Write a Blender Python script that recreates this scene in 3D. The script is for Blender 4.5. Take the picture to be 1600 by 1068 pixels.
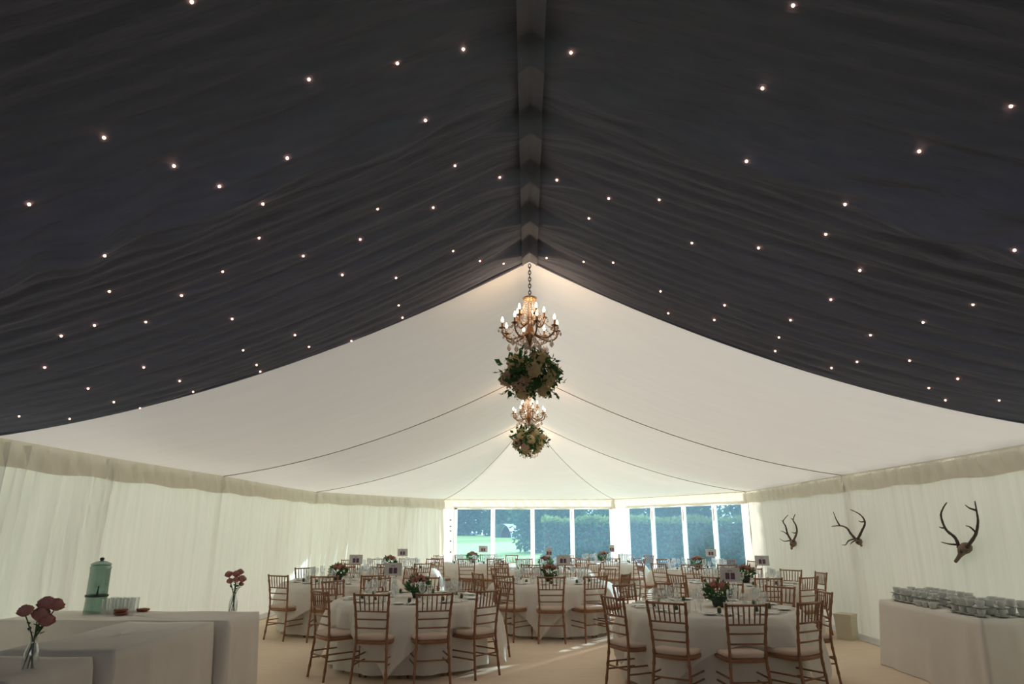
import bpy, math, random
from mathutils import Vector, Matrix
random.seed(7)
PI = math.pi
sc = bpy.context.scene
for o in list(bpy.data.objects): bpy.data.objects.remove(o)
C = sc.collection

# ------------------------------------------------------------------ camera
F = 1600 * 24 / 36.0
PITCH = math.atan(291 / F)
YAW = math.atan(25 / F * math.cos(PITCH))
CAM = Vector((-0.03, 0, 1.6))
cd = bpy.data.cameras.new('camera'); cam = bpy.data.objects.new('camera', cd); C.objects.link(cam)
cd.lens = 24; cd.sensor_width = 36; cd.clip_end = 400; cd.clip_start = .05
cam.location = CAM; cam.rotation_euler = (PI / 2 + PITCH, 0, YAW)
sc.camera = cam
fw = Vector((-math.sin(YAW) * math.cos(PITCH), math.cos(YAW) * math.cos(PITCH), math.sin(PITCH)))
rt = Vector((math.cos(YAW), math.sin(YAW), 0)); up = rt.cross(fw)
def ray(px, py): return (fw + rt * ((px - 800) / F) + up * ((534 - py) / F))
def proj(p):
    d = Vector(p) - CAM; z = d.dot(fw)
    return 800 + F * d.dot(rt) / z, 534 - F * d.dot(up) / z
def at_z(px, py, z):
    r = ray(px, py); return CAM + r * ((z - CAM.z) / r.z)
def at_x(px, py, x):
    r = ray(px, py); return CAM + r * ((x - CAM.x) / r.x)
def at_y(px, py, y):
    r = ray(px, py); return CAM + r * ((y - CAM.y) / r.y)

# ------------------------------------------------------------------ light
w = bpy.data.worlds.new('daylight'); sc.world = w; w.use_nodes = True
bg = w.node_tree.nodes['Background']
bg.inputs['Color'].default_value = (0.91, 0.94, 1.0, 1); bg.inputs['Strength'].default_value = 1.7
sd = bpy.data.lights.new('sun', 'SUN'); sun = bpy.data.objects.new('sun', sd); C.objects.link(sun)
sd.energy = 9.0; sd.angle = math.radians(1.0); sd.color = (1.0, .96, .90)
sun_dir = Vector((-0.56, -0.80, -0.215))          # low sun from beyond the windows
sun.rotation_euler = sun_dir.to_track_quat('-Z', 'Y').to_euler()
sc.view_settings.view_transform = 'Standard'; sc.view_settings.look = 'None'
sc.view_settings.gamma = 1; sc.view_settings.use_curve_mapping = False
sc.view_settings.exposure = 0.60

# ------------------------------------------------------------------ materials
def nodes(name):
    m = bpy.data.materials.new(name); m.use_nodes = True
    nt = m.node_tree; nt.nodes.clear()
    return m, nt, nt.nodes.new('ShaderNodeOutputMaterial')
def N(nt, t, **kw):
    n = nt.nodes.new(t)
    for k, v in kw.items():
        if k in n.inputs: n.inputs[k].default_value = v
        else: setattr(n, k, v)
    return n
def col4(c): return (c[0], c[1], c[2], 1)
def texco(nt, scale, rot=(0, 0, 0)):
    tc = N(nt, 'ShaderNodeTexCoord'); mp = N(nt, 'ShaderNodeMapping')
    mp.inputs['Scale'].default_value = scale; mp.inputs['Rotation'].default_value = rot
    nt.links.new(tc.outputs['Object'], mp.inputs['Vector']); return mp.outputs['Vector']
def varied(nt, col, amt, vec, nscale=1.0):
    no = N(nt, 'ShaderNodeTexNoise', Scale=nscale, Detail=4.0); nt.links.new(vec, no.inputs['Vector'])
    mx = N(nt, 'ShaderNodeMix', data_type='RGBA')
    mx.inputs[6].default_value = col4([c * (1 - amt) for c in col]); mx.inputs[7].default_value = col4([min(1, c * (1 + amt)) for c in col])
    nt.links.new(no.outputs['Fac'], mx.inputs[0]); return mx.outputs[2], no.outputs['Fac']
def mat(name, col, rough=.6, amt=.08, scale=(6, 6, 6), bump=0.0, metal=0.0, spec=.4, sheen=0.0):
    m, nt, out = nodes(name)
    p = N(nt, 'ShaderNodeBsdfPrincipled', Roughness=rough, Metallic=metal)
    p.inputs['Specular IOR Level'].default_value = spec
    if sheen: p.inputs['Sheen Weight'].default_value = sheen
    c, f = varied(nt, col, amt, texco(nt, scale)); nt.links.new(c, p.inputs['Base Color'])
    if bump:
        b = N(nt, 'ShaderNodeBump', Strength=bump, Distance=.01); nt.links.new(f, b.inputs['Height']); nt.links.new(b.outputs[0], p.inputs['Normal'])
    nt.links.new(p.outputs[0], out.inputs[0]); return m
def fabric(name, col, tcol, T, scale, bump=.3, amt=.04):
    """woven cloth that lets daylight through"""
    m, nt, out = nodes(name); vec = texco(nt, scale)
    c, f = varied(nt, col, amt, vec)
    d = N(nt, 'ShaderNodeBsdfDiffuse'); t = N(nt, 'ShaderNodeBsdfTranslucent'); mx = N(nt, 'ShaderNodeMixShader', Fac=T)
    c2, _ = varied(nt, tcol, amt, vec)
    nt.links.new(c, d.inputs[0]); nt.links.new(c2, t.inputs[0])
    b = N(nt, 'ShaderNodeBump', Strength=bump, Distance=.02); nt.links.new(f, b.inputs['Height'])
    nt.links.new(b.outputs[0], d.inputs['Normal'])
    nt.links.new(d.outputs[0], mx.inputs[1]); nt.links.new(t.outputs[0], mx.inputs[2]); nt.links.new(mx.outputs[0], out.inputs[0]); return m
def glass(name, tint, gl=.10, rough=.03, body=0.0, bcol=(.8, .85, .9)):
    m, nt, out = nodes(name)
    tr = N(nt, 'ShaderNodeBsdfTransparent'); tr.inputs[0].default_value = col4(tint)
    g = N(nt, 'ShaderNodeBsdfGlossy', Roughness=rough)
    lw = N(nt, 'ShaderNodeLayerWeight', Blend=.35); mm = N(nt, 'ShaderNodeMath', operation='MULTIPLY_ADD'); mm.inputs[1].default_value = .75; mm.inputs[2].default_value = gl
    nt.links.new(lw.outputs['Facing'], mm.inputs[0])
    mx = N(nt, 'ShaderNodeMixShader'); nt.links.new(mm.outputs[0], mx.inputs[0])
    nt.links.new(tr.outputs[0], mx.inputs[1]); nt.links.new(g.outputs[0], mx.inputs[2])
    last = mx
    if body:
        d = N(nt, 'ShaderNodeBsdfDiffuse'); d.inputs[0].default_value = col4(bcol); t2 = N(nt, 'ShaderNodeBsdfTranslucent'); t2.inputs[0].default_value = col4(bcol)
        ms = N(nt, 'ShaderNodeMixShader', Fac=.5); nt.links.new(d.outputs[0], ms.inputs[1]); nt.links.new(t2.outputs[0], ms.inputs[2])
        m2 = N(nt, 'ShaderNodeMixShader', Fac=body); nt.links.new(mx.outputs[0], m2.inputs[1]); nt.links.new(ms.outputs[0], m2.inputs[2]); last = m2
    nt.links.new(last.outputs[0], out.inputs[0]); return m
def pvc(name):
    """tinted clear plastic sheet with a fine diagonal weave and dried rain marks"""
    m, nt, out = nodes(name)
    tr = N(nt, 'ShaderNodeBsdfTransparent'); tr.inputs[0].default_value = (.52, .76, .92, 1)
    g = N(nt, 'ShaderNodeBsdfGlossy', Roughness=.15); mx = N(nt, 'ShaderNodeMixShader', Fac=.04)
    nt.links.new(tr.outputs[0], mx.inputs[1]); nt.links.new(g.outputs[0], mx.inputs[2])
    t2 = N(nt, 'ShaderNodeBsdfTranslucent'); t2.inputs[0].default_value = (.30, .58, .88, 1)
    vec = texco(nt, (1, 1, 1))
    wv = N(nt, 'ShaderNodeTexWave', Scale=20.0, Distortion=.6, Detail=1.0, bands_direction='DIAGONAL'); nt.links.new(vec, wv.inputs['Vector'])
    no = N(nt, 'ShaderNodeTexNoise', Scale=38.0, Detail=3.0); nt.links.new(vec, no.inputs['Vector'])
    ad = N(nt, 'ShaderNodeMath', operation='MULTIPLY'); nt.links.new(wv.outputs['Fac'], ad.inputs[0]); nt.links.new(no.outputs['Fac'], ad.inputs[1])
    mr = N(nt, 'ShaderNodeMapRange'); mr.inputs[3].default_value = .04; mr.inputs[4].default_value = .24; nt.links.new(ad.outputs[0], mr.inputs[0])
    m2 = N(nt, 'ShaderNodeMixShader'); nt.links.new(mr.outputs[0], m2.inputs[0]); nt.links.new(mx.outputs[0], m2.inputs[1]); nt.links.new(t2.outputs[0], m2.inputs[2])
    nt.links.new(m2.outputs[0], out.inputs[0]); return m
def emis(name, col, s):
    m, nt, out = nodes(name); e = N(nt, 'ShaderNodeEmission', Strength=s); e.inputs[0].default_value = col4(col)
    nt.links.new(e.outputs[0], out.inputs[0]); return m
def leafmat(name, col, amt=.35, T=.3):
    m, nt, out = nodes(name); vec = texco(nt, (9, 9, 9)); c, f = varied(nt, col, amt, vec)
    d = N(nt, 'ShaderNodeBsdfDiffuse'); t = N(nt, 'ShaderNodeBsdfTranslucent'); mx = N(nt, 'ShaderNodeMixShader', Fac=T)
    nt.links.new(c, d.inputs[0]); nt.links.new(c, t.inputs[0]); nt.links.new(d.outputs[0], mx.inputs[1]); nt.links.new(t.outputs[0], mx.inputs[2]); nt.links.new(mx.outputs[0], out.inputs[0]); return m
def matting():
    m, nt, out = nodes('coir matting'); p = N(nt, 'ShaderNodeBsdfPrincipled', Roughness=.95); p.inputs['Specular IOR Level'].default_value = .1
    c, f = varied(nt, (.82, .66, .50), .12, texco(nt, (1.2, 14, 1)), 2.0)
    wv = N(nt, 'ShaderNodeTexWave', Scale=18.0, Distortion=1.2, bands_direction='Y'); nt.links.new(texco(nt, (1, 1, 1)), wv.inputs['Vector'])
    b = N(nt, 'ShaderNodeBump', Strength=.35, Distance=.006); nt.links.new(wv.outputs['Fac'], b.inputs['Height'])
    nt.links.new(c, p.inputs['Base Color']); nt.links.new(b.outputs[0], p.inputs['Normal']); nt.links.new(p.outputs[0], out.inputs[0]); return m

M_wall = fabric('ivory wall lining', (.84, .81, .75), (.87, .83, .77), .222, (14, 14, .6), .4, .07)
M_val = fabric('ivory valance lining', (.80, .75, .64), (.84, .78, .66), .20, (6, 6, 2))
M_roof = fabric('ivory roof lining', (.84, .81, .75), (.84, .80, .73), .112, (.5, 5, 3), .12)
M_dark = fabric('charcoal starlight lining', (.23, .25, .335), (.02, .02, .02), .0, (1.5, 22, 10), .9, .22)
M_band = mat('charcoal ridge band', (.23, .245, .31), .9, .1, (20, 20, 20))
M_seam = mat('brown seam tape', (.42, .34, .26), .8)
M_white = fabric('white window webbing', (.9, .9, .88), (.92, .93, .93), .6, (3, 3, 3), .02, .02)
M_skirt = mat('white skirting sheet', (.78, .77, .72), .6, .05)
M_floor = matting()
M_pvc = pvc('tinted window sheet')
M_cloth = fabric('cream table linen', (.86, .82, .75), (.84, .79, .72), .28, (5, 5, 5), .1, .03)
M_linen = fabric('taupe bar linen', (.85, .80, .73), (.7, .66, .6), .08, (5, 5, 5), .15, .04)
M_wood = mat('oak brown lacquered wood', (.27, .125, .06), .38, .3, (20, 20, 5), .1)
M_cush = mat('beige cushion fabric', (.60, .47, .38), .9, .08, (40, 40, 40), .2)
M_glass = glass('clear glass', (.93, .95, .95), .14, .05, .07, (.95, .97, 1.0))  # a little white body mixed in to stand for bright highlights
M_green = glass('sea green glass', (.55, .68, .62), .06, .08, .35, (.26, .40, .34))
M_crys = glass('crystal', (.88, .84, .80), .28, .08, .45, (.95, .84, .76))
M_brass = mat('aged brass', (.30, .17, .09), .4, .2, (20, 20, 20), 0, .8)
M_gold = mat('gold crown', (.65, .42, .2), .35, .2, (20, 20, 20), 0, .9)
M_chain = mat('black iron', (.03, .027, .025), .5)
M_bulb = emis('warm candle bulb', (1.0, .72, .42), 14)
M_star = emis('warm pea bulb', (1.0, .50, .32), 5)
M_candle = mat('cream candle sleeve', (.55, .42, .30), .5)
M_leaf = leafmat('dark green leaves', (.075, .165, .07), .5, .3)
M_hyd = leafmat('faded hydrangea', (.74, .62, .36), .35, .25)
M_hyd2 = leafmat('pink tinged hydrangea', (.66, .47, .34), .35, .25)
M_rose = leafmat('dusky pink rose', (.68, .36, .33), .25, .2)
M_pink = leafmat('pink protea flower', (.55, .25, .22), .35, .2)
M_stem = mat('green stem', (.08, .12, .05), .6)
M_pot = mat('dark pot', (.035, .045, .035), .5)
M_card = mat('pale grey card', (.62, .60, .58), .6, .02)
M_print = mat('plum print', (.14, .07, .11), .6, .3, (40, 40, 40))
M_china = mat('white china', (.62, .63, .60), .25, .03)
M_napkin = mat('white napkin linen', (.74, .71, .66), .8, .04)
M_steel = mat('steel', (.6, .6, .6), .25, .05, metal=1.0)
M_favour = mat('dark green favour', (.05, .09, .05), .5, .3)
M_bone = mat('bleached skull bone', (.22, .15, .11), .7, .35, (18, 18, 18), .3)
M_antler = mat('dark antler', (.075, .042, .032), .55, .35, (25, 25, 25), .3)
M_terra = mat('terracotta snack bowl', (.23, .07, .035), .6, .3, (30, 30, 30))
M_nuts = mat('pale nuts', (.45, .28, .16), .7, .4, (60, 60, 60))
M_box = mat('cream leg cover', (.62, .56, .43), .8, .08)
M_lawn = mat('lawn grass', (.30, .42, .10), .9, .3, (3, 3, 3), .3)
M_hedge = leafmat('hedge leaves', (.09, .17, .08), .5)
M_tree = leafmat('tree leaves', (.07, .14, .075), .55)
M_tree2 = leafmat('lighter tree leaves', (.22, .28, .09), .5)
M_bark = mat('bark', (.07, .055, .045), .9, .3)
M_tin = mat('pale corrugated tin', (.55, .66, .72), .4, .1, metal=.3)
M_trestle = mat('plywood', (.35, .24, .14), .7, .15, (4, 20, 4))

# ------------------------------------------------------------------ mesh helpers
class MB:
    def __init__(s): s.v = []; s.f = []
    def add(s, v, f):
        b = len(s.v); s.v += [tuple(p) for p in v]; s.f += [tuple(i + b for i in q) for q in f]; return s
    def box(s, c, size, rz=0):
        x, y, z = [k / 2 for k in size]; ca, sa = math.cos(rz), math.sin(rz)
        vs = []
        for dz in (-z, z):
            for dx, dy in ((-x, -y), (x, -y), (x, y), (-x, y)):
                vs.append((c[0] + dx * ca - dy * sa, c[1] + dx * sa + dy * ca, c[2] + dz))
        return s.add(vs, [(3, 2, 1, 0), (4, 5, 6, 7), (0, 1, 5, 4), (1, 2, 6, 5), (2, 3, 7, 6), (3, 0, 4, 7)])
    def lathe(s, prof, n=16, o=(0, 0, 0), caps=True):
        vs = [(o[0] + r * math.cos(2 * PI * i / n), o[1] + r * math.sin(2 * PI * i / n), o[2] + z) for r, z in prof for i in range(n)]
        fs = [(j * n + i, j * n + (i + 1) % n, (j + 1) * n + (i + 1) % n, (j + 1) * n + i) for j in range(len(prof) - 1) for i in range(n)]
        if caps: fs += [tuple(range(n))[::-1], tuple(range((len(prof) - 1) * n, len(prof) * n))]
        return s.add(vs, fs)
    def tube(s, pts, rad, n=8, caps=True):
        pts = [Vector(p) for p in pts]; k = len(pts)
        if not hasattr(rad, '__len__'): rad = [rad] * k
        vs = []; prev = None
        for i, p in enumerate(pts):
            t = (pts[min(i + 1, k - 1)] - pts[max(i - 1, 0)]); t = t.normalized() if t.length > 1e-9 else Vector((0, 0, 1))
            if prev is None: a = t.cross(Vector((0, 0, 1)) if abs(t.z) < .9 else Vector((1, 0, 0))).normalized()
            else: a = (prev - t * prev.dot(t)).normalized()
            prev = a; b = t.cross(a)
            vs += [p + (a * math.cos(2 * PI * j / n) + b * math.sin(2 * PI * j / n)) * rad[i] for j in range(n)]
        fs = [(i * n + j, i * n + (j + 1) % n, (i + 1) * n + (j + 1) % n, (i + 1) * n + j) for i in range(k - 1) for j in range(n)]
        if caps: fs += [tuple(range(n))[::-1], tuple(range((k - 1) * n, k * n))]
        return s.add(vs, fs)
    def grid(s, fn, nu, nv, cu=False):
        vs = [fn(i / nu, j / nv) for j in range(nv + 1) for i in range(nu + (0 if cu else 1))]
        wd = nu if cu else nu + 1
        fs = [(j * wd + i, j * wd + (i + 1) % wd, (j + 1) * wd + (i + 1) % wd, (j + 1) * wd + i) for j in range(nv) for i in range(nu)]
        return s.add(vs, fs)
    def ball(s, c, r, n=10, m=6, sq=(1, 1, 1), bump=0):
        prof = []
        def fn(u, v):
            a = 2 * PI * u; b = PI * (v * .998 + .001); rr = r * (1 + bump * math.sin(a * 3 + b * 5) * math.sin(b * 4 + a))
            return (c[0] + rr * sq[0] * math.sin(b) * math.cos(a), c[1] + rr * sq[1] * math.sin(b) * math.sin(a), c[2] - rr * sq[2] * math.cos(b))
        return s.grid(fn, n, m, True)
    def leaf(s, p, d, nrm, L, W):
        d = d.normalized(); sd_ = d.cross(nrm)
        if sd_.length < 1e-4: sd_ = d.orthogonal()
        sd_.normalize(); n2 = sd_.cross(d)
        return s.add([p, p + d * L * .45 + sd_ * W / 2 + n2 * L * .06, p + d * L, p + d * L * .45 - sd_ * W / 2 + n2 * L * .06], [(0, 1, 2), (0, 2, 3)])
    def mesh(s, name, m, smooth=True):
        me = bpy.data.meshes.new(name); me.from_pydata(s.v, [], s.f); me.materials.append(m)
        if smooth: me.polygons.foreach_set('use_smooth', [True] * len(me.polygons))
        me.update(); return me
    def build(s, name, m, parent=None, smooth=True): return link(name, s.mesh(name, m, smooth), parent)
def link(name, me, parent=None, loc=(0, 0, 0), rz=0):
    o = bpy.data.objects.new(name, me); C.objects.link(o); o.parent = parent; o.location = loc; o.rotation_euler = (0, 0, rz); return o
def tag(o, label=None, cat=None, group=None, kind=None):
    if label: o['label'] = label
    if cat: o['category'] = cat
    if group: o['group'] = group
    if kind: o['kind'] = kind
    return o
def thing(name, label, cat, loc=(0, 0, 0), rz=0, group=None): return tag(link(name, None, None, loc, rz), label, cat, group)
def copy_tree(o, parent=None):
    c = o.copy(); C.objects.link(c); c.parent = parent
    for ch in o.children: copy_tree(ch, c)
    return c
def rnd(a, b): return random.uniform(a, b)
def sphere_dir():
    z = rnd(-1, 1); a = rnd(0, 2 * PI); r = math.sqrt(1 - z * z); return Vector((r * math.cos(a), r * math.sin(a), z))
def bez(pts, n=12):
    """smooth curve through points (Catmull-Rom)"""
    P = [Vector(p) for p in pts]; out = []
    for i in range(len(P) - 1):
        a, b, c, d = P[max(i - 1, 0)], P[i], P[i + 1], P[min(i + 2, len(P) - 1)]
        for k in range(n):
            t = k / n; out.append(.5 * ((2 * b) + (c - a) * t + (2 * a - 5 * b + 4 * c - d) * t * t + (3 * b - a - 3 * c + d) * t ** 3))
    out.append(P[-1]); return out
def hsh(i, k=0): return (math.sin(i * 127.1 + k * 311.7) * 43758.5453) % 1.0

# ------------------------------------------------------------------ the marquee
HW, EAVE, VAL, RIDGE = 5.0, 2.41, 2.14, 4.09
RAFT = [1.12 + 5 * k for k in (-1, 0, 1, 2, 3)]          # -3.88, 1.12, 6.12, 11.12, 16.12
Y0, YD, YA = RAFT[0], RAFT[2], RAFT[4]
APX = [(HW, YA), (2.5, YA + 4.33), (-2.5, YA + 4.33), (-HW, YA)]
def roof_z(x, y, bay, wr=0.0):
    s = min(1, abs(x) / HW)
    z = RIDGE + (EAVE - RIDGE) * s - .25 * 4 * s * (1 - s)
    t = ((y - 1.12) / 5.0) % 1.0
    arch = max(0, 4 * s * (1 - s)) ** .55
    z -= bay * (1 - abs(2 * t - 1) ** 1.8) * arch
    if wr:                                   # a pulled crease across the charcoal lining, higher on its near side
        if t < .45: z += .55 * (1 - math.exp(-(.45 - t) * 5 / .75)) * min(1, t / .2) * arch
        else: z += .065 * math.sin(2 * PI * (t - .45) / .55) * arch
    if wr:
        tt = abs(t - .45)
        crease = math.exp(-(tt / .055) ** 2)
        z += wr * arch * (.020 * math.sin(y * 24 + x * 1.3 + 1.5 * math.sin(x * 1.1)) * (.35 + .65 * math.sin(x * .9 + 2) ** 2)
                          + .030 * crease * math.sin(x * 9 + y * 11 + 2 * math.sin(x * 2.3)) + .012 * math.sin(y * 51 + x * 2.7))
    return z
def ruche(y):
    """gathers along the ridge: a short drop at every tie, then a slow rise away from it"""
    f = ((y - 3.1) / .64) % 1.0
    return 1 - f / .86 if f < .86 else (f - .86) / .14
def dark_z(x, y): return roof_z(x, y, 0, 1.0) - math.exp(-(x / .22) ** 2) * (.13 * ruche(y) - .02)
def liner(name, ya, yb, m, bay, wr, nx, ny):
    def fn(u, v):
        x = -HW + 2 * HW * u; y = ya + (yb - ya) * v
        z = roof_z(x, y, bay, wr)
        if wr:
            q = math.exp(-(x / .22) ** 2)
            z -= q * .13 * ruche(y) - q * .02
        return (x, y, z)
    return tag(MB().grid(fn, nx, ny).build(name, m), kind='structure')
liner('ceiling', YD, YA, M_roof, .10, 0, 60, 100)
dk = liner('ceiling', Y0, YD, M_dark, .0, 1.0, 200, 480)
# the sloping hip end over the bay
def hip(u, v):
    k = min(2, int(u * 3)); f = u * 3 - k
    x = APX[k][0] * (1 - f) + APX[k + 1][0] * f; y = APX[k][1] * (1 - f) + APX[k + 1][1] * f
    z = RIDGE + (EAVE - RIDGE) * v - .25 * 4 * v * (1 - v) - .10 * math.sin(PI * f) * 4 * v * (1 - v)
    return (x * v, YA + (y - YA) * v, z)
tag(MB().grid(hip, 60, 24).build('ceiling', M_roof), kind='structure')
# seam tapes under the rafters, hips and ridge band
n_trim = [0]
def trim(mb, m):
    n_trim[0] += 1
    return tag(mb.build('trim_%d' % n_trim[0], m), kind='structure')
for y in RAFT[2:]:
    trim(MB().tube([(x, y, roof_z(x, y, 0) - .006) for x in [-HW + .25 * i for i in range(41)]], .007 if y > YD else .016, 6), M_seam if y > YD else M_dark)
for k in (1, 2):
    trim(MB().tube([Vector(hip(k / 3, i / 16)) - Vector((0, 0, .006)) for i in range(17)], .006, 5), M_seam)
bd = MB()
def band(u, v):
    y = Y0 + (YD - Y0) * v; x = -.07 + .14 * u
    return (x, y, roof_z(x, y, 0) - .012 - .13 * ruche(y) + .02 * (1 - (2 * u - 1) ** 2))
trim(bd.grid(band, 6, 480), M_band)

def fold(u, k=0, amp=1.0):
    return amp * (.020 * math.sin(u * 16 + 3 * math.sin(u * 1.7 + k)) + .013 * math.sin(u * 37 + 2.5 * math.sin(u * 2.9 + k)) + .007 * math.sin(u * 83 + k))
def wall(name, a, b, m, amp=None, step=.03, z1=EAVE - .02, gathers=()):
    a = Vector((a[0], a[1], 0)); b = Vector((b[0], b[1], 0)); L = (b - a).length; d = (b - a) / L; nrm = Vector((-d.y, d.x, 0))
    nu = max(4, int(L / step)); nv = 14
    def fn(u, v):
        s = u * L; z = z1 * v; A = amp(s) if amp else 1.0
        off = fold(s + .04 * math.sin(z * 2.2 + s), len(name), A * (.75 + .35 * math.sin(z * 1.5 + s * 3)))
        for g, wd in gathers:
            r = (s - g) / (wd * (1.5 - v)); off += .05 * math.exp(-r * r) * math.cos((s - g) * (26 + 16 * v))
        p = a + d * s + nrm * off; return (p.x, p.y, z)
    return tag(MB().grid(fn, nu, nv).build(name, m), kind='structure')
wall('wall_left', (-HW, YA), (-HW, 3.62), M_wall, lambda s: .7 + (1.9 if s > 8.0 else 0) + (.5 if s < 3 else 0), .025, gathers=[(5.0, .10)])
wall('wall_right', (HW, 3.62), (HW, YA), M_wall, lambda s: .3, .025, gathers=[(7.5, .16)])
wall('wall_left_dark', (-HW, 3.62), (-HW, Y0), M_dark, None, .05)          # unseen near walls, charcoal chosen to hold back daylight on the dark lining
wall('wall_right_dark', (HW, Y0), (HW, 3.62), M_dark, None, .05)
wall('wall_back', (-HW, Y0), (HW, Y0), M_dark, None, .05)
wall('wall_far_left', APX[2], APX[3], M_wall, lambda s: 1.5, .02, gathers=[(1.75, .28), (2.3, .2)])
# valances
def valance(a, b, m=None):
    a = Vector((a[0], a[1], 0)); b = Vector((b[0], b[1], 0)); L = (b - a).length; d = (b - a) / L; nrm = Vector((-d.y, d.x, 0))
    def fn(u, v):
        s = u * (L + .06) - .03; off = .05 + (.022 * math.sin(s * 21 + 2 * math.sin(s * 2.3) + v * 3) + .012 * math.sin(s * 47 + v * 5)) * math.sin(PI * min(1, v * .9 + .06))
        p = a + d * s + nrm * off; return (p.x, p.y, EAVE + .01 - (EAVE - VAL) * v - .012 * math.sin(s * 5.1) * v)
    trim(MB().grid(fn, int(L / .035), 8), m or M_val)
for k in range(4):
    vm = M_dark if k < 2 else M_val
    valance((-HW, RAFT[k + 1]), (-HW, RAFT[k]), vm); valance((HW, RAFT[k]), (HW, RAFT[k + 1]), vm)
for k in range(3): valance(APX[k], APX[k + 1])
# white skirting laid along the foot of the walls
def skirt(name, a, b):
    a = Vector((a[0], a[1], 0)); b = Vector((b[0], b[1], 0)); L = (b - a).length; d = (b - a) / L; n = Vector((-d.y, d.x, 0))
    pr = [(.03, .075), (.055, .07), (.06, .02), (.11, .008)]
    def fn(u, v):
        o, z = pr[round(v * 3)]; p = a + d * (u * L) + n * (o + .01 * math.sin(u * L * 3)); return (p.x, p.y, z)
    return tag(MB().grid(fn, int(L / .15), 3).build(name, M_skirt), kind='structure')
skirt('baseboard_left', (-HW, YA), (-HW, Y0)); skirt('baseboard_right', (HW, Y0), (HW, YA)); skirt('baseboard_far_left', APX[2], APX[3])
tag(MB().add([(-5.2, Y0 - .2, 0), (5.2, Y0 - .2, 0), (5.2, YA, 0), (2.6, YA + 4.5, 0), (-2.6, YA + 4.5, 0), (-5.2, YA, 0)], [(0, 1, 2, 3, 4, 5)]).build('floor', M_floor, smooth=False), kind='structure')

# window walls: white frame, four clear panes, cream fabric strips at both posts
def window(idx, side, a, b, cuts, post_a, post_b):
    a = Vector((a[0], a[1], 0)); b = Vector((b[0], b[1], 0)); L = (b - a).length; d = (b - a) / L; n = Vector((-d.y, d.x, 0)); rz = math.atan2(d.y, d.x)
    wl = wall('wall_' + side, a, a + d * post_a, M_wall, lambda s: .5, .02)
    w2 = MB()
    def fn(u, v): 
        p = a + d * (L - post_b + post_b * u) + n * fold(u * post_b + 7, 2, .5); return (p.x, p.y, (VAL + .05) * v)
    w2.grid(fn, 20, 6).build('post_drape', M_wall, wl)
    zb, zt = .10, VAL - .005
    root = tag(link('window_%d' % idx, None, None, (0, 0, 0)), kind='structure')
    x0, x1 = post_a, L - post_b
    fr = MB()
    def bar(s, wd, za, zc_, t=.04):
        p = a + d * s; fr.box((p.x, p.y, (za + zc_) / 2), (wd, t, zc_ - za), rz)
    bar(x0 + .04, .08, 0, VAL + .05); bar(x1 - .04, .08, 0, VAL + .05)
    bar((x0 + x1) / 2, x1 - x0, 0, zb); bar((x0 + x1) / 2, x1 - x0, zt, VAL + .08)
    fr.build('window_frame', M_white, root, False)
    for c in cuts:
        mb = MB(); p = a + d * c; mb.box((p.x, p.y, VAL / 2), (.12, .05, VAL), rz); mb.build('mullion', M_white, root, False)
        mb = MB(); q = p + n * .03; mb.box((q.x, q.y, VAL - .22), (.02, .012, .3), rz); mb.build('zip', M_chain if False else M_seam, root, False)
    es = [x0 + .08] + sum([[c - .06, c + .06] for c in sorted(cuts)], []) + [x1 - .08]
    for i in range(0, len(es), 2):
        def pf(u, v, e0=es[i], e1=es[i + 1]):
            p = a + d * (e0 + (e1 - e0) * u) + n * (.012 * math.sin(PI * u) * math.sin(PI * v * 2)); return (p.x, p.y, zb + (zt - zb) * v)
        MB().grid(pf, 6, 8).build('pane', M_pvc, root)
    return a, d, n, rz
ctr_cuts = [at_y(p, 820, APX[1][1]).x for p in (770, 832, 894)]
L1 = at_y(710, 820, APX[1][1]).x; R1 = at_y(957, 820, APX[1][1]).x
window(1, 'far_centre', APX[1], APX[2], [2.5 - x for x in ctr_cuts], 2.5 - R1, L1 + 2.5)
def on_right(px):
    """distance along the right-hand window wall from its near corner for a picture column"""
    lo, hi = 0.0, 5.0; a = Vector((HW, YA, 1.6)); d = Vector((-.5, .866, 0))
    for _ in range(40):
        m = (lo + hi) / 2
        if proj(a + d * m)[0] > px: lo = m
        else: hi = m
    return lo
window(2, 'far_right', APX[0], APX[1], [on_right(p) for p in (1021, 1070, 1118)], max(.05, on_right(1166)), 5 - on_right(981))
# dark toggles on the posts beside the windows
for px, xs in ((704, [812, 822, 829, 845, 862]), (977, [810, 827, 846, 862])):
    for py in xs:
        p = at_y(px, py, APX[1][1] - .035)
        tag(MB().box(p, (.05, .02, .03)).build('toggle', M_chain, None, False), 'small dark toggle fastening down the edge of the ' + ('sunlit curtain' if px < 800 else 'post between the windows'), 'toggle', 'toggles ' + ('beside the lawn window' if px < 800 else 'on the post between the windows'))
# covered feet of the marquee leg on the right wall
for sx, y in ((1, RAFT[3]),):
    lb = thing('leg_foot_cover', 'cream boxy cover around the foot of the marquee leg under the wide antlers', 'leg cover', (sx * 4.74, y, 0))
    MB().lathe([(.16, 0), (.16, .02), (.17, .30), (.185, .36), (.12, .37)], 4).build('cover', M_box, lb, False)

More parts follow.
